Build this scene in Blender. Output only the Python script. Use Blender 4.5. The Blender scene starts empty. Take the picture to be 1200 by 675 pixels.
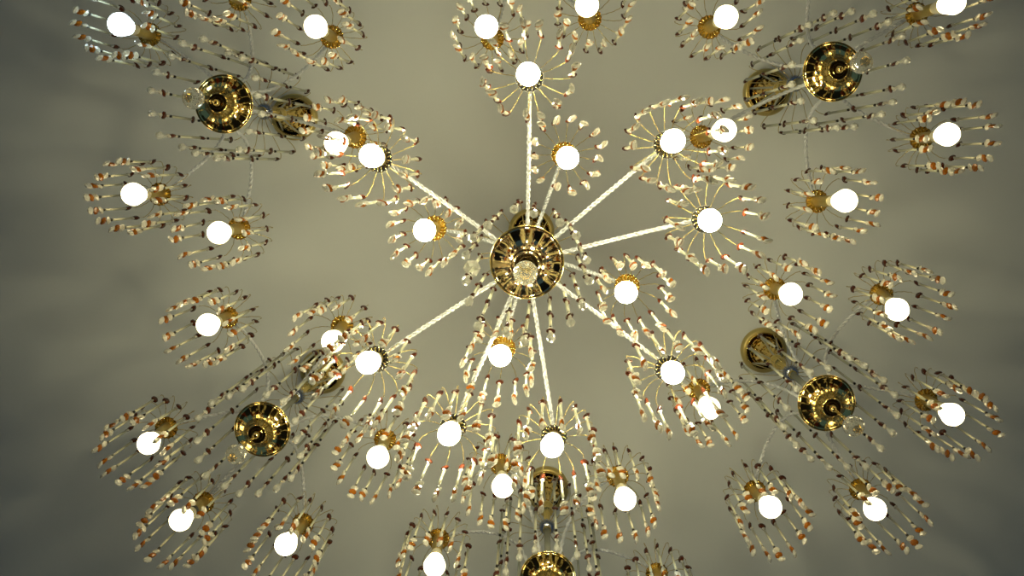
import bpy, bmesh, math, random
from mathutils import Matrix, Vector
random.seed(11)
PI = math.pi
SC = bpy.context.scene
COL = SC.collection

# ------------------------------------------------------------------ materials
def new_mat(name):
    m = bpy.data.materials.new(name); m.use_nodes = True
    nt = m.node_tree
    return m, nt, nt.nodes['Principled BSDF']

def setp(p, **k):
    for a, b in k.items():
        a = a.replace('_', ' ')
        if a in p.inputs: p.inputs[a].default_value = b

def noise_bump(nt, p, scale, strength, dist=0.001):
    tc = nt.nodes.new('ShaderNodeTexCoord'); n = nt.nodes.new('ShaderNodeTexNoise'); b = nt.nodes.new('ShaderNodeBump')
    n.inputs['Scale'].default_value = scale; b.inputs['Strength'].default_value = strength; b.inputs['Distance'].default_value = dist
    nt.links.new(tc.outputs['Object'], n.inputs['Vector']); nt.links.new(n.outputs['Fac'], b.inputs['Height'])
    nt.links.new(b.outputs['Normal'], p.inputs['Normal'])

def metal(name, col, rough, bump=None):
    m, nt, p = new_mat(name)
    setp(p, Base_Color=(*col, 1), Metallic=1.0, Roughness=rough)
    tc = nt.nodes.new('ShaderNodeTexCoord'); n = nt.nodes.new('ShaderNodeTexNoise'); n.inputs['Scale'].default_value = 60
    mr = nt.nodes.new('ShaderNodeMapRange'); mr.inputs['To Min'].default_value = rough * .7; mr.inputs['To Max'].default_value = rough * 1.4
    nt.links.new(tc.outputs['Object'], n.inputs['Vector']); nt.links.new(n.outputs['Fac'], mr.inputs['Value']); nt.links.new(mr.outputs['Result'], p.inputs['Roughness'])
    if bump: noise_bump(nt, p, *bump)
    return m

def glass(name, col, trans, rough=.06, spec=.5, ior=1.5, bump=None, diffuse=None):
    m, nt, p = new_mat(name)
    setp(p, Base_Color=(*col, 1), Roughness=rough, IOR=ior, Transmission_Weight=trans)
    if bump: noise_bump(nt, p, *bump)
    if diffuse:                                   # cut glass also scatters light through itself
        tr = nt.nodes.new('ShaderNodeBsdfTranslucent'); tr.inputs['Color'].default_value = (*col, 1)
        mx = nt.nodes.new('ShaderNodeMixShader'); mx.inputs['Fac'].default_value = diffuse
        out = [n for n in nt.nodes if n.type == 'OUTPUT_MATERIAL'][0]
        nt.links.new(p.outputs['BSDF'], mx.inputs[1]); nt.links.new(tr.outputs['BSDF'], mx.inputs[2]); nt.links.new(mx.outputs[0], out.inputs['Surface'])
    return m

M = {}
M['brass'] = metal('polished_brass', (.74, .56, .19), .16)
M['brass_wire'] = metal('brass_wire', (.55, .42, .14), .27, (1400, .9, .001))
M['brass_satin'] = metal('satin_brass', (.60, .46, .16), .38)
M['mirror_gold'] = metal('mirror_gold', (.72, .52, .17), .07, (38, .2, .004))
M['mirror_bronze'] = metal('mirror_bronze', (.50, .38, .20), .06, (38, .2, .004))
M['steel'] = metal('dark_chrome', (.36, .38, .42), .18)
M['gunmetal'] = metal('gunmetal_cup', (.085, .085, .085), .34)
M['clear'] = glass('clear_crystal', (.94, .91, .78), .7, .04, diffuse=.25)
M['drop'] = glass('clear_pendant', (.92, .90, .78), .75, .05, diffuse=.20)
M['amber'] = glass('amber_crystal', (.42, .14, .008), .5, .06, diffuse=.32)
M['garnet'] = glass('garnet_crystal', (.10, .022, .008), .35, .08, diffuse=.25)
M['tube'] = glass('bugle_glass', (.86, .85, .66), .5, .14, diffuse=.34)
M['black'] = metal('black_bead', (.03, .028, .025), .35)
M['rope'] = glass('twisted_glass', (.95, .95, .93), .45, .04, bump=(420, .8, .003), diffuse=.20)
M['ball'] = glass('crystal_ball', (1.0, .98, .86), .93, .02, bump=(45, .25, .004), diffuse=.12)
M['rod'] = glass('frosted_glass_rod', (.74, .72, .54), .5, .2, diffuse=.3)
m, nt, p = new_mat('bulb_neck'); setp(p, Base_Color=(.62, .56, .38, 1), Roughness=.35); noise_bump(nt, p, 200, .1); M['neck'] = m
m, nt, p = new_mat('black_collar'); setp(p, Base_Color=(.02, .02, .02, 1), Roughness=.4); noise_bump(nt, p, 200, .1); M['collar'] = m

WARM, COOL, ICE = (1.0, .83, .46), (1.0, .94, .62), (.72, .93, 1.0)
BULB_W = 9.5
CENTRE_W = 165.0
def emit(name, col, s):
    m = bpy.data.materials.new(name); m.use_nodes = True; nt = m.node_tree
    nt.nodes.clear()
    e = nt.nodes.new('ShaderNodeEmission'); o = nt.nodes.new('ShaderNodeOutputMaterial')
    e.inputs['Color'].default_value = (*col, 1); e.inputs['Strength'].default_value = s
    nt.links.new(e.outputs[0], o.inputs[0])
    return m
M['warm'] = emit('warm_glow', WARM, BULB_W); M['cool'] = emit('white_glow', COOL, CENTRE_W); M['ice'] = emit('ice_white_glow', ICE, 16.0); M['pale'] = emit('pale_glow', COOL, 22.0)

# painted plaster ceiling
m, nt, p = new_mat('ceiling_plaster')
tc = nt.nodes.new('ShaderNodeTexCoord'); n = nt.nodes.new('ShaderNodeTexNoise'); n.inputs['Scale'].default_value = 1.3; n.inputs['Detail'].default_value = 5
cr = nt.nodes.new('ShaderNodeValToRGB')
cr.color_ramp.elements[0].position = .3; cr.color_ramp.elements[0].color = (.88, .875, .78, 1)
cr.color_ramp.elements[1].position = .7; cr.color_ramp.elements[1].color = (.92, .915, .82, 1)
nt.links.new(tc.outputs['Object'], n.inputs['Vector']); nt.links.new(n.outputs['Fac'], cr.inputs['Fac']); nt.links.new(cr.outputs['Color'], p.inputs['Base Color'])
n2 = nt.nodes.new('ShaderNodeTexNoise'); n2.inputs['Scale'].default_value = 120; b = nt.nodes.new('ShaderNodeBump'); b.inputs['Strength'].default_value = .12; b.inputs['Distance'].default_value = .002
nt.links.new(tc.outputs['Object'], n2.inputs['Vector']); nt.links.new(n2.outputs['Fac'], b.inputs['Height']); nt.links.new(b.outputs['Normal'], p.inputs['Normal'])
setp(p, Roughness=.85); M['ceiling'] = m

m, nt, p = new_mat('dark_floor')
wv = nt.nodes.new('ShaderNodeTexBrick'); wv.inputs['Scale'].default_value = 4; tc = nt.nodes.new('ShaderNodeTexCoord')
wv.inputs['Color1'].default_value = (.06, .035, .02, 1); wv.inputs['Color2'].default_value = (.05, .03, .018, 1); wv.inputs['Mortar'].default_value = (.02, .012, .008, 1)
nt.links.new(tc.outputs['Object'], wv.inputs['Vector']); nt.links.new(wv.outputs['Color'], p.inputs['Base Color']); setp(p, Roughness=.5); M['floor'] = m

# ------------------------------------------------------------------ mesh helpers
class MB:
    """collects shapes into one mesh with several material slots"""
    def __init__(s): s.v = []; s.f = []; s.mi = []; s.sm = []; s.mats = []
    def slot(s, m):
        if m not in s.mats: s.mats.append(m)
        return s.mats.index(m)
    def add(s, vs, fs, m, smooth=True):
        o = len(s.v); s.v += [tuple(v) for v in vs]; k = s.slot(m)
        for f in fs: s.f.append([i + o for i in f]); s.mi.append(k); s.sm.append(smooth)
    def lathe(s, prof, m, seg=24, c=(0, 0, 0), flute=None, smooth=True, mat3=None):
        vs = []; fs = []
        for i, (r, z) in enumerate(prof):
            for j in range(seg):
                a = 2 * PI * j / seg
                rr = r * (1 + (flute(i, a) if flute else 0))
                q = Vector((rr * math.cos(a), rr * math.sin(a), z))
                if mat3: q = mat3 @ q
                vs.append((q.x + c[0], q.y + c[1], q.z + c[2]))
        for i in range(len(prof) - 1):
            for j in range(seg):
                k = (j + 1) % seg
                fs.append((i * seg + j, i * seg + k, (i + 1) * seg + k, (i + 1) * seg + j))
        if prof[0][0] > 1e-6: fs.append(tuple(range(seg))[::-1]) if False else None
        s.add(vs, [f for f in fs if f], m, smooth)
    def sweep(s, pts, rad, m, seg=6, smooth=True, section=None, cap=True):
        """tube along pts; rad number or list; section(theta, k) radial factor"""
        pts = [Vector(q) for q in pts]; n = len(pts)
        t0 = (pts[1] - pts[0]).normalized()
        u = t0.orthogonal().normalized(); vs = []; fs = []
        for i, q in enumerate(pts):
            t = (pts[min(i + 1, n - 1)] - pts[max(i - 1, 0)]).normalized()
            u = (u - t * u.dot(t)).normalized(); w = t.cross(u)
            r = rad[i] if isinstance(rad, (list, tuple)) else rad
            for j in range(seg):
                a = 2 * PI * j / seg; rr = r * (section(a, i) if section else 1)
                vs.append(q + (u * math.cos(a) + w * math.sin(a)) * rr)
        for i in range(n - 1):
            for j in range(seg):
                k = (j + 1) % seg
                fs.append((i * seg + j, i * seg + k, (i + 1) * seg + k, (i + 1) * seg + j))
        if cap:
            fs.append(tuple(range(seg))[::-1]); fs.append(tuple((n - 1) * seg + j for j in range(seg)))
        s.add(vs, fs, m, smooth)
    def coin(s, c, w, h, t, rot, m, sway=0):
        """faceted flat crystal standing in a vertical plane turned by rot"""
        vs = []; n = 8; fs = []
        ca, sa = math.cos(rot), math.sin(rot)
        for (k, y) in ((.55, -t), (1, -t * .25), (1, t * .25), (.55, t)):
            for j in range(n):
                a = 2 * PI * (j + .5) / n
                x, z = w * k * math.cos(a), h * k * math.sin(a)
                yy = y + sway * z
                vs.append((c[0] + x * ca - yy * sa, c[1] + x * sa + yy * ca, c[2] + z))
        for i in range(3):
            for j in range(n):
                k = (j + 1) % n; fs.append((i * n + j, i * n + k, (i + 1) * n + k, (i + 1) * n + j))
        fs.append(tuple(range(n))[::-1]); fs.append(tuple(3 * n + j for j in range(n)))
        s.add(vs, fs, m, False)
    def mesh(s, name):
        me = bpy.data.meshes.new(name); me.from_pydata(s.v, [], s.f)
        for m in s.mats: me.materials.append(m)
        me.polygons.foreach_set('material_index', s.mi); me.polygons.foreach_set('use_smooth', s.sm)
        me.validate(); 
        bm = bmesh.new(); bm.from_mesh(me); bmesh.ops.recalc_face_normals(bm, faces=bm.faces); bm.to_mesh(me); bm.free()
        me.update()
        return me

WORLD = {}
def place(name, data, parent, W):
    """link an object whose world matrix is W, as a child of parent"""
    o = bpy.data.objects.new(name, data); COL.objects.link(o)
    WORLD[o.name] = W.copy()
    if parent is not None:
        o.parent = parent; o.matrix_basis = WORLD[parent.name].inverted() @ W
    else: o.matrix_basis = W
    return o
def copy_of(src, parent, W):
    o = src.copy(); COL.objects.link(o); WORLD[o.name] = W.copy()
    o.parent = parent; o.matrix_basis = WORLD[parent.name].inverted() @ W
    return o
T = Matrix.Translation
def RZ(a): return Matrix.Rotation(a, 4, 'Z')

# ------------------------------------------------------------------ shared meshes
def strand_mesh():
    """short bead strand of a lamp: hangs from its origin, about 0.28 long"""
    b = MB(); rr = lambda: random.uniform(0, PI)
    b.sweep([(0, 0, .004), (0, 0, -.262)], .0006, M['brass_wire'], 4)
    b.coin((0, 0, -.045), .0095, .0125, .0040, rr(), M['garnet'], .15)
    b.coin((0, 0, -.066), .0055, .0070, .0030, rr(), M['clear'])
    b.sweep([(0, 0, -.076), (0, 0, -.182)], .0028, M['tube'], 8)
    b.lathe([(0, -.184), (.0030, -.187), (.0034, -.191), (.0030, -.195), (0, -.198)], M['black'], 8)
    r = rr()
    for k, (z, m) in enumerate(((-.211, 'clear'), (-.238, 'amber'), (-.265, 'clear'))):
        b.coin((random.uniform(-.001, .001), random.uniform(-.001, .001), z), .0095, .0128, .0042, r + random.uniform(-.5, .5), M[m], random.uniform(-.15, .15))
    return b.mesh('bead_strand')
STR = [strand_mesh() for _ in range(7)]

def wire_mesh(k):
    """curved wire leaving the cup, arching over and ending in a hook"""
    b = MB(); R = .080; rise = .030 + .006 * k
    pts = [(.010, 0, -.010), (.018, 0, -.010), (.026, 0, -.004), (.034, 0, .008), (.046, 0, rise * .72), (.058, 0, rise), (.069, 0, rise * .98), (.077, 0, rise * .72), (.081, 0, rise * .3), (.080, 0, 0)]
    pts = smooth_path(pts, 3)
    pts = [(x, .0004 * math.sin(i * 1.3 + k), z) for i, (x, y, z) in enumerate(pts)]
    b.sweep(pts, .00090, M['brass_wire'], 5)
    return b.mesh('curved_wire')
def smooth_path(pts, n):
    out = []; P = [Vector(p) for p in pts]
    for i in range(len(P) - 1):
        p0, p1, p2, p3 = P[max(i - 1, 0)], P[i], P[i + 1], P[min(i + 2, len(P) - 1)]
        for s in range(n):
            t = s / n
            out.append(tuple(.5 * ((2 * p1) + (p2 - p0) * t + (2 * p0 - 5 * p1 + 4 * p2 - p3) * t * t + (3 * p1 - p0 - 3 * p2 + p3) * t ** 3)))
    out.append(tuple(P[-1])); return out
WIRE = [wire_mesh(k) for k in (-1, 0, 1)]

def cup_mesh(metal_name):
    b = MB(); seg = 64
    fl = lambda i, a: .035 * math.cos(16 * a) if 1 <= i <= 6 else 0
    b.lathe([(.009, -.004), (.014, -.0055), (.020, -.006), (.025, -.008), (.0285, -.012), (.0290, -.0125), (.0275, -.008), (.022, -.001), (.014, .004), (.007, .012), (.004, .016), (0, .017)], M[metal_name], seg, flute=fl)
    for j in range(16):                                  # raised ribs inside the cup
        a = 2 * PI * j / 16
        b.sweep([(.010 * math.cos(a), .010 * math.sin(a), -.006), (.020 * math.cos(a), .020 * math.sin(a), -.0075), (.028 * math.cos(a), .028 * math.sin(a), -.0125)], .0007 if metal_name == 'gunmetal' else .0013, M['brass'], 4)
    return b.mesh('fluted_cup')
CUP = {'out': cup_mesh('gunmetal'), 'in': cup_mesh('brass'), 'round': cup_mesh('brass')}

def socket_mesh(L, collar=False):
    b = MB()
    b.lathe([(0, -.002), (.0125, -.002), (.0135, -.006), (.0135, -L + .003), (.0125, -L), (0, -L)], M['brass_satin'], 20)
    b.lathe([(.0136, -.012), (.0150, -.014), (.0150, -.017), (.0136, -.019)], M['brass_satin'], 20)
    if collar: b.lathe([(0, -L + .001), (.0155, -L + .001), (.0155, -L - .014), (.013, -L - .016), (0, -L - .016)], M['collar'], 20)
    return b.mesh('lamp_socket')
def bulb_mesh(kind, glow):
    b = MB()
    R, up = {'round': (.0270, .088), 'in': (.0245, .075), 'out': (.0240, .046)}[kind]
    n = .0125
    # origin in the middle of the glowing globe
    prof = [(0, up), (n, up), (n + .001, up - .004)]
    lo = .037 if kind == 'round' else max(R * .80, up * .32)
    prof.append((min(n + .007, R * .86), lo + .002))
    b.lathe(prof, M['neck'], 20)
    g = [(prof[-1][0], prof[-1][1])]
    for a in (44, 22, 0, -22, -42, -60, -76, -90):
        z = math.sin(math.radians(a)) * R * (1.12 if a > 0 else 1.18) ; r = math.cos(math.radians(a)) * R
        if a < 44: g.append((max(r, 0), z))
    b.lathe(g, M[glow], 20)
    return b.mesh('light_bulb')
BULB = {}
def get_bulb(kind, glow):
    if (kind, glow) not in BULB: BULB[(kind, glow)] = bulb_mesh(kind, glow)
    return BULB[(kind, glow)]
SOCK = {'round': socket_mesh(.108), 'in': socket_mesh(.068), 'out': socket_mesh(.012), 'collar': socket_mesh(.100, True)}

def long_strand_mesh():
    b = MB(); rr = lambda: random.uniform(0, PI)
    b.sweep([(0, 0, .004), (0, 0, -.55)], .0006, M['brass_wire'], 4)
    b.coin((0, 0, -.036), .0095, .0130, .0040, rr(), M['garnet'], .1)
    b.coin((0, 0, -.055), .0055, .0070, .0030, rr(), M['clear'])
    b.sweep([(0, 0, -.066), (0, 0, -.225)], .0034, M['tube'], 8)
    b.lathe([(0, -.227), (.0032, -.231), (.0036, -.235), (.0032, -.239), (0, -.243)], M['black'], 8)
    b.coin((0, 0, -.284), .0095, .0130, .0040, rr(), M['garnet'], -.1)
    b.sweep([(0, 0, -.300), (0, 0, -.442)], .0034, M['tube'], 8)
    b.lathe([(0, -.444), (.0032, -.448), (.0036, -.452), (.0032, -.456), (0, -.460)], M['black'], 8)
    b.coin((0, 0, -.474), .0055, .0070, .0030, rr(), M['clear'])
    b.coin((0, 0, -.500), .0095, .0125, .0040, rr(), M['garnet'], .1)
    b.coin((0, 0, -.522), .0065, .0080, .0032, rr(), M['clear'])
    return b.mesh('crystal_strand')
LONG = [long_strand_mesh() for _ in range(5)]
b = MB(); fl = lambda i, a: .05 * math.cos(6 * a)
b.lathe([(0, 0), (.0022, -.004), (.0030, -.015), (.0050, -.030), (.0076, -.043), (.0084, -.051), (.0070, -.059), (.0040, -.064), (0, -.066)], M['drop'], 12, flute=fl, smooth=False)
TEAR = b.mesh('teardrop_pendant')
b = MB()
b.lathe([(0, 0), (.004, -.006), (.006, -.03), (.011, -.055), (.0165, -.078), (.0175, -.092), (.014, -.106), (.007, -.114), (0, -.116)], M['drop'], 12, flute=fl, smooth=False)
BIG_TEAR = b.mesh('large_teardrop_pendant')
def hub_wire_mesh(k):
    b = MB(); s = .028 + .006 * k
    pts = smooth_path([(.012, 0, -.004), (.025, 0, -.006), (.045, 0, .006), (.070, 0, .045), (.095, 0, .072 + s * .3), (.112, 0, .083 + s * .3), (.124, 0, .080), (.127, 0, .066)], 3)
    b.sweep(pts, .00105, M['brass_wire'], 5)
    return b.mesh('arching_wire')
HUBW = [hub_wire_mesh(k) for k in (-1, 0, 1)]

def dish_mesh(R, mat):
    b = MB(); seg = 96
    D = R / .068
    def fl(i, a): return .0035 * math.cos(24 * a) if 4 <= i <= 10 else 0
    prof = [(.012, -.002), (.05, -.001), (.0665, .0), (.0655, -.0025), (.0610, -.0045), (.0550, -.0070), (.0485, -.0105), (.0415, -.0155), (.0350, -.0220), (.0295, -.0305),
            (.0255, -.0400), (.0230, -.0500), (.0200, -.0530), (.0180, -.0500), (.0150, -.0470), (.0115, -.0490), (.0105, -.0570), (.0070, -.0660), (.0045, -.0700), (0, -.0710)]
    b.lathe([(r * D, z * D) for r, z in prof], mat, seg, flute=fl)
    ring = [((.0672 + .0026 * math.cos(t)) * D, .0026 * math.sin(t) * D) for t in [2 * PI * k / 8 for k in range(9)]]
    b.lathe(ring, M['brass'], seg)
    b.lathe([(.012, -.001), (.012, .012), (.020, .018), (.020, .024), (.009, .028), (.009, .03)], M['brass'], 24)
    return b.mesh('mirror_bowl')
def ball_mesh(drop):
    """faceted crystal ball; origin in the middle of the ball, short chain going up by drop"""
    b = MB(); R = .0240; rings = 14
    b.lathe([(max(R * math.sin(PI * i / rings), 0), R * math.cos(PI * i / rings)) for i in range(rings + 1)], M['ball'], 24, smooth=False)
    return b.mesh('crystal_ball')
def link_mesh(L):
    b = MB(); n = max(3, int(L / .012))
    for k in range(n):
        z0 = -L * (k + .5) / n; r = L / n * .62
        pts = [(r * .5 * math.cos(t) * (1 if k % 2 else 0), r * .5 * math.cos(t) * (0 if k % 2 else 1), z0 + r * math.sin(t)) for t in [2 * PI * q / 12 for q in range(13)]]
        b.sweep(pts, .0011, M['brass'], 5, cap=False)
    return b.mesh('hanging_chain')
BALL = ball_mesh(0)

def canopy_mesh():
    b = MB()
    b.lathe([(.066, 0), (.070, -.004), (.071, -.012), (.070, -.024), (.066, -.030), (.060, -.032), (.0565, -.030)], M['brass_satin'], 64)
    b.lathe([(.0565, -.031), (.054, -.022), (.047, -.013), (.036, -.007), (.020, -.004), (0, -.003)], M['mirror_gold'], 64, flute=lambda i, a: .02 * math.cos(20 * a) if 1 <= i <= 4 else 0)
    b.lathe([(.056 + .0022 * math.cos(t), -.031 + .0022 * math.sin(t)) for t in [2 * PI * k / 8 for k in range(9)]], M['brass'], 64)
    return b.mesh('ceiling_canopy')
CANOPY = canopy_mesh()

def stem_mesh(L1, L2):
    """fluted tapering body from the canopy down to the hub; L1 length of the cone, L2 hub level"""
    b = MB(); seg = 48
    def fl(i, a): return .10 * math.cos(12 * a)
    q = L1 / .185
    prof = [(.020, -.004), (.040, -.014), (.043, -.034), (.038, -.042), (.034, -.056 * q), (.037, -.060 * q), (.036, -.066 * q), (.029, -.074 * q), (.023, -.100 * q), (.027, -.104 * q), (.026, -.112 * q), (.014, -.120 * q), (.011, -.155 * q), (.011, -L1)]
    b.lathe(prof, M['mirror_gold'], seg, flute=fl)
    for R_, z_ in ((.0440, -.034), (.0375, -.063 * q), (.0270, -.108 * q)):
        b.lathe([(R_ + .0018 * math.cos(t), z_ + .0018 * math.sin(t)) for t in [2 * PI * k / 8 for k in range(9)]], M['brass'], 48)
    b.lathe([(.009, -L1), (.018, -L1 - .006), (.020, -L1 - .014), (.018, -L1 - .022), (.010, -L1 - .028), (.010, -L1 - .040), (.016, -L1 - .046), (.019, -L1 - .055), (.016, -L1 - .064), (.009, -L1 - .068), (.009, -L2)], M['brass'], seg, flute=lambda i, a: .05 * math.cos(12 * a))
    return b.mesh('fluted_body')
def hub_mesh():
    b = MB()
    b.lathe([(0, .022), (.010, .022), (.015, .014), (.021, .004), (.023, -.004), (.021, -.012), (.015, -.020), (.0095, -.024), (0, -.024)], M['steel'], 32, flute=lambda i, a: .03 * math.cos(16 * a))
    return b.mesh('wire_hub')
HUB = hub_mesh()

def twist_arm(p0, p1, r0, bow, name='twisted_arm', r=.0052, start_up=0.0):
    """twisted glass rope from the column at p0 to the cup top at p1 (world points)"""
    a, c = Vector(p0), Vector(p1); h = c - a; h.z = 0
    if start_up:
        ks = [(0, a.z), (.10, a.z + .018), (.22, c.z + bow * .25), (.38, c.z + bow * .95), (.58, c.z + bow), (.78, c.z + bow * .62), (.93, c.z + bow * .2), (1, c.z)]
    else:
        ks = [(0, a.z), (.25, a.z + (c.z - a.z) * .25 + bow * .75), (.5, (a.z + c.z) / 2 + bow), (.75, a.z + (c.z - a.z) * .75 + bow * .75), (1, c.z)]
    pts = [Vector((a.x + h.x * t, a.y + h.y * t, z)) for t, z in ks]
    path = smooth_path(pts, 16 if start_up else 26)
    b = MB(); step = 0
    org = Vector(p0)
    path = [Vector(q) - org for q in path]
    tw = 1.05
    b.sweep(path, r, M['rope'], 12, smooth=False, section=lambda th, k: .80 + .22 * math.cos(2 * (th - k * tw * .8)))
    b2 = [i for i in range(0, len(path))]
    return b.mesh(name)

# ------------------------------------------------------------------ a lamp and its strands
CEIL = 4.80
def lamp(root, kind, hx, hy, hz, ox, oy, dz, glow, collar=False, sway=.012, n=15):
    """cup at (hx, hy, hz); globe centre shifted by (ox, oy) and dz below it"""
    W = T((hx, hy, hz)) @ RZ(random.uniform(0, PI))
    d = Vector((ox, oy, -dz)); q = Vector((0, 0, -1)).rotation_difference(d.normalized()).to_matrix().to_4x4()
    Wt = T((hx, hy, hz)) @ q @ RZ(random.uniform(0, PI))
    cup = place('lamp_cup', CUP[kind], root, Wt)
    place('lamp_socket', SOCK['collar' if collar else kind], cup, Wt)
    place('light_bulb', get_bulb(kind, glow), cup, Wt @ T((0, 0, -d.length)))
    ph = random.uniform(0, 2 * PI)
    w0 = s0 = None
    for k in range(n):
        a = ph + 2 * PI * k / n + random.uniform(-.06, .06)
        sc = random.uniform(.95, 1.05) * (1.05 if kind == 'out' else .93 if kind == 'in' else 1.0)
        Ww = T((hx, hy, hz)) @ RZ(a) @ Matrix.Diagonal((sc, 1, random.uniform(.85, 1.15), 1))
        if w0 is None: w = w0 = place('curved_wire', WIRE[0], cup, Ww)
        else: w = copy_of(w0, cup, Ww); w.data = random.choice(WIRE)
        tip = Ww @ Vector((.080, 0, 0))
        Ws = T(tip) @ Matrix.Rotation(random.uniform(-.02, .02), 4, 'X') @ Matrix.Rotation(random.uniform(-.02, .02), 4, 'Y') @ RZ(random.uniform(0, 2 * PI))
        if s0 is None: s = s0 = place('bead_strand', STR[0], cup, Ws)
        else: s = copy_of(s0, cup, Ws); s.data = random.choice(STR)
    return cup

def chandelier(label, cx, cy, z_dish, z_hub, L1, Rd, ball_drop, lamps, inner=(), n_long=17, big_pendant=False):
    root = bpy.data.objects.new('chandelier', None); COL.objects.link(root)
    root.empty_display_size = .2
    W0 = T((cx, cy, CEIL)); root.matrix_basis = W0; WORLD[root.name] = W0
    root['label'] = label; root['category'] = 'chandelier'; root['group'] = 'crystal chandeliers under the ceiling'
    canopy = place('ceiling_canopy', CANOPY, root, W0)
    place('fluted_body', stem_mesh(L1, CEIL - z_hub), root, W0)
    for k in range(6):                                     # slim glass rods round the body
        a = 2 * PI * k / 6 + .2
        b = MB(); b.sweep([(.053 * math.cos(a), .053 * math.sin(a), -.026), (.044 * math.cos(a), .044 * math.sin(a), -.062), (.014 * math.cos(a), .014 * math.sin(a), -L1 - .004)], .0030, M['rod'], 8)
        place('glass_rod', b.mesh('glass_rod'), root, W0)
    hub = place('wire_hub', HUB, root, T((cx, cy, z_hub)))
    b = MB(); b.sweep([(0, 0, z_hub - .02), (0, 0, z_dish + .03)], .0085, M['rod'], 16)
    for z in (z_hub - .03, z_dish + .045): b.lathe([(.0088, z + .006), (.012, z + .003), (.012, z - .003), (.0088, z - .006)], M['brass'], 20)
    b.v = [(x, y, z - z_hub) for x, y, z in b.v]
    place('glass_column', b.mesh('glass_column'), root, T((cx, cy, z_hub)))
    dish = place('mirror_bowl', dish_mesh(Rd, M['mirror_bronze' if inner else 'mirror_gold']), root, T((cx, cy, z_dish)))
    knob = .070 * Rd / .068
    place('hanging_chain', link_mesh(ball_drop - knob - .022), dish, T((cx, cy, z_dish - knob)))
    place('crystal_ball', BALL, dish, T((cx, cy, z_dish - ball_drop)))
    # long strands round the bowl
    ph = random.uniform(0, 2 * PI); w0 = s0 = t0 = None
    for k in range(n_long):
        a = ph + 2 * PI * k / n_long + random.uniform(-.05, .05); s = random.uniform(.95, 1.05) * (.93 if inner else 1)
        Ww = T((cx, cy, z_hub)) @ RZ(a) @ Matrix.Diagonal((s, 1, random.uniform(.92, 1.08), 1))
        if w0 is None: w = w0 = place('arching_wire', HUBW[0], hub, Ww)
        else: w = copy_of(w0, hub, Ww); w.data = random.choice(HUBW)
        tip = Ww @ Vector((.127, 0, .066))
        Ws = T(tip) @ Matrix.Rotation(random.uniform(-.01, .01), 4, 'X') @ Matrix.Rotation(random.uniform(-.01, .01), 4, 'Y') @ RZ(random.uniform(0, 6.28))
        if s0 is None: st = s0 = place('crystal_strand', LONG[0], root, Ws)
        else: st = copy_of(s0, root, Ws); st.data = random.choice(LONG)
        Wt = Ws @ T((0, 0, -.529))
        if t0 is None: t0 = place('teardrop_pendant', TEAR, st, Wt)
        else: copy_of(t0, st, Wt)
    if big_pendant:
        p = Vector((-.115, .01, -.09))
        W = T((cx + p.x, cy + p.y, z_dish + .06))
        b = MB(); b.sweep([(0, 0, .12), (0, 0, 0)], .0008, M['brass_wire'], 4); b.sweep([(.115, -.01, .16), (.06, 0, .16), (.02, 0, .15), (0, 0, .12)], .0011, M['brass_wire'], 5)
        pw = place('pendant_wire', b.mesh('pendant_wire'), root, W)
        place('large_teardrop_pendant', BIG_TEAR, pw, W)
    for L in lamps:
        kind, x, y, z, ox, oy, dz, glow = L[:8]
        c = Vector((x - cx, y - cy, 0)); u = c.normalized()
        lamp(root, kind, x, y, z, ox, oy, dz, glow, collar=len(L) > 8)
        if kind == 'in': p0 = Vector((cx, cy, z_hub + .01)) + u * .015
        elif kind == 'out': p0 = Vector((cx, cy, z_dish + .012)) + u * .030
        else: p0 = Vector((cx, cy, z_dish + .022)) + u * .016
        p1 = Vector((x, y, z + .017)) - u * .004
        me = twist_arm(p0, p1, 0, {'in': .035, 'out': .020, 'round': .085}[kind], start_up=0 if kind != 'round' else 1,
                       r={'in': .0050, 'out': .0047, 'round': .0052}[kind])
        place('twisted_arm', me, root, T(p0))
    return root

# ------------------------------------------------------------------ ceiling
b = MB(); s = 9.0
b.add([(-s, -s, CEIL), (s, -s, CEIL), (s, s, CEIL), (-s, s, CEIL), (-s, -s, CEIL + .2), (s, -s, CEIL + .2), (s, s, CEIL + .2), (-s, s, CEIL + .2)],
      [(0, 1, 2, 3), (7, 6, 5, 4), (0, 4, 5, 1), (1, 5, 6, 2), (2, 6, 7, 3), (3, 7, 4, 0)], M['ceiling'], False)
c = bpy.data.objects.new('ceiling', b.mesh('ceiling')); COL.objects.link(c); c['kind'] = 'structure'; c['label'] = 'smooth painted ceiling, warm grey-green'

b = MB()
b.add([(-s, -s, 0), (s, -s, 0), (s, s, 0), (-s, s, 0), (-s, -s, -.2), (s, -s, -.2), (s, s, -.2), (-s, s, -.2)],
      [(3, 2, 1, 0), (4, 5, 6, 7), (0, 1, 5, 4), (1, 2, 6, 5), (2, 3, 7, 6), (3, 0, 4, 7)], M['floor'], False)
c = bpy.data.objects.new('floor', b.mesh('floor')); COL.objects.link(c); c['kind'] = 'structure'; c['label'] = 'dark wooden floor of the hall'

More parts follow.
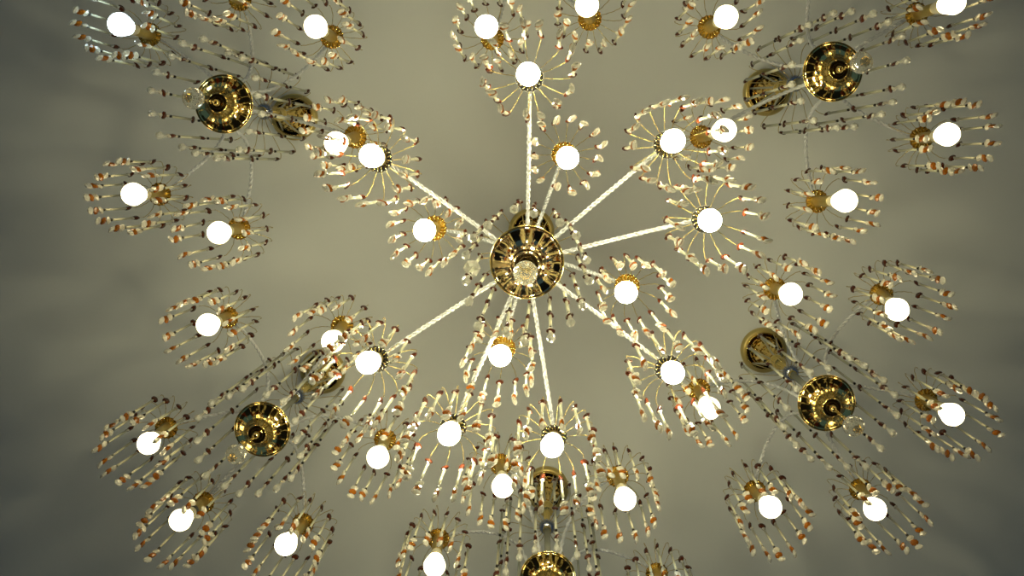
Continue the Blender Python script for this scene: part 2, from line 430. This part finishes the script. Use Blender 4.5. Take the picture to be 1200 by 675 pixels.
# ------------------------------------------------------------------ the six-lamp chandeliers
ZC, DB = 4.190, .194
def six(spec, tint):
    out = []
    for i, (x, y, ox, oy) in enumerate(spec):
        g = tint.get(i, 'warm')
        L = ('round', x, y, ZC, ox, oy, DB, g.split('+')[0])
        if '+' in g: L = L + (True,)
        out.append(L)
    return out
SIX = [
 ('six-lamp brass chandelier carrying the one cold blue-white bulb among warm ones', (-0.7546, -0.1385), [
    (-0.7635, 0.1652, 0.0038, -0.0007), (-0.9630, 0.0798, 0.0031, -0.0057), (-0.9720, -0.3156, -0.0025, -0.0017),
    (-0.7436, -0.4005, 0.0000, 0.0000), (-0.5178, -0.3085, -0.0018, -0.0024), (-0.4632, -0.0649, -0.0145, 0.0198)], {2: 'ice'}),
 ('six-lamp brass chandelier in the upper right of the photo, with whole gold bowl', (0.6806, -0.2108), [
    (0.6859, 0.0963, 0.0193, -0.0084), (0.3950, -0.0623, 0.0281, -0.0119), (0.4104, -0.3291, 0.0104, -0.0002),
    (0.6728, -0.5007, 0.0000, 0.0000), (0.9114, -0.3583, 0.0193, -0.0007), (0.9373, -0.0586, -0.0046, -0.0054)], {}),
 ('six-lamp brass chandelier in the lower right of the photo, all six lamps showing', (0.6932, 0.5785), [
    (0.8237, 0.8322, -0.0212, -0.0076), (0.5524, 0.8401, 0.0011, -0.0186), (0.4043, 0.5734, -0.0028, 0.0068),
    (0.5885, 0.3148, -0.0022, -0.0087), (0.8562, 0.3263, -0.0212, 0.0157), (0.9782, 0.5978, -0.0037, -0.0057)], {}),
 ('six-lamp brass chandelier with one bulb set lower in a black collar', (-0.6842, 0.6528), [
    (-0.6183, 0.9379, -0.0014, -0.0121), (-0.8789, 0.8825, 0.0023, -0.0157), (-0.9701, 0.6832, 0.0223, -0.0076),
    (-0.8015, 0.3936, 0.0082, -0.0092), (-0.5064, 0.4154, 0.0118, 0.0079), (-0.4001, 0.7105, 0.0095, -0.0046)], {1: 'warm+'}),
 ('brass chandelier cut by the bottom edge, half its gold bowl showing', (0.0208, 1.0265), [
    (-0.1019, 0.7734, 0.0124, 0.0025), (0.2000, 0.8033, 0.0052, 0.0019), (0.3052, 1.0616, 0.0000, 0.0000),
    (0.1287, 1.2957, 0.0000, 0.0000), (-0.1584, 1.2546, 0.0000, 0.0000), (-0.2642, 0.9748, 0.0080, 0.0018)], {2: 'ice'}),
 ('brass chandelier cut by the top edge, only two bulbs and no bowl showing', (-0.0543, -0.5734), [
    (0.1196, -0.3498, -0.0157, -0.0067), (-0.1200, -0.3032, -0.0060, -0.0064), (-0.3388, -0.5172, 0.0000, 0.0000),
    (-0.2451, -0.7917, 0.0000, 0.0000), (0.0394, -0.8478, 0.0000, 0.0000), (0.2303, -0.6295, 0.0000, 0.0000)], {1: 'pale'}),
]
for label, (x, y), spec, tint in SIX:
    chandelier(label, x, y, 4.051, CEIL - .37, .185, .068, .225, six(spec, tint))

# ------------------------------------------------------------------ the large chandelier in the middle
OUT = [(-0.0233, -0.1723, -0.0030, -0.0060), (-0.3343, -0.0050, -0.0144, -0.0086), (-0.3467, 0.4170, -0.0158, 0.0013), (-0.1843, 0.5606, -0.0081, 0.0106),
       (0.0307, 0.5827, -0.0051, 0.0122), (0.2693, 0.4339, 0.0075, 0.0023), (0.3416, 0.1179, 0.0055, 0.0001), (0.2581, -0.0338, 0.0114, -0.0099)]
INN = [(-0.2444, 0.1502, -0.0096, -0.0029), (0.0530, -0.0185, 0.0044, 0.0084), (0.2012, 0.2842, -0.0137, -0.0020), (-0.0864, 0.4311, -0.0021, -0.0066)]
lamps = [('out', x, y, 3.751, ox, oy, .050, 'cool') for x, y, ox, oy in OUT] + [('in', x, y, 3.964, ox, oy, .140, 'cool') for x, y, ox, oy in INN]
chandelier('two-tier central chandelier with eight long straight twisted glass arms round a mirrored bowl', -0.0291, 0.2104, 3.758, 3.975, .50, .077, .224, lamps, inner=True, big_pendant=True)

# ------------------------------------------------------------------ light of the hall below, camera, colour
w = bpy.data.worlds.new('hall'); SC.world = w; w.use_nodes = True
nt = w.node_tree; bg = nt.nodes['Background']
bg.inputs['Color'].default_value = (.28, .60, 1.0, 1); bg.inputs['Strength'].default_value = .17

cam = bpy.data.cameras.new('camera'); co = bpy.data.objects.new('camera', cam); COL.objects.link(co)
F_PX = 1249.1
cam.sensor_fit = 'HORIZONTAL'; cam.sensor_width = 36; cam.lens = F_PX * 36 / 1200; cam.clip_end = 60
R = Matrix(((0.999638, -0.003145, 0.026727), (0.0, -0.993148, -0.116864), (0.026911, 0.116822, -0.992788))).to_4x4()
co.matrix_world = T((0, 0, 1.5)) @ R
SC.camera = co
SC.view_settings.view_transform = 'Standard'; SC.view_settings.look = 'None'; SC.view_settings.gamma = 1
SC.view_settings.use_curve_mapping = False; SC.view_settings.exposure = 0.0
SC.cycles.max_bounces = 8; SC.cycles.transmission_bounces = 6; SC.cycles.glossy_bounces = 4; SC.cycles.diffuse_bounces = 3
SC.cycles.caustics_reflective = False; SC.cycles.caustics_refractive = False; SC.cycles.sample_clamp_indirect = 8
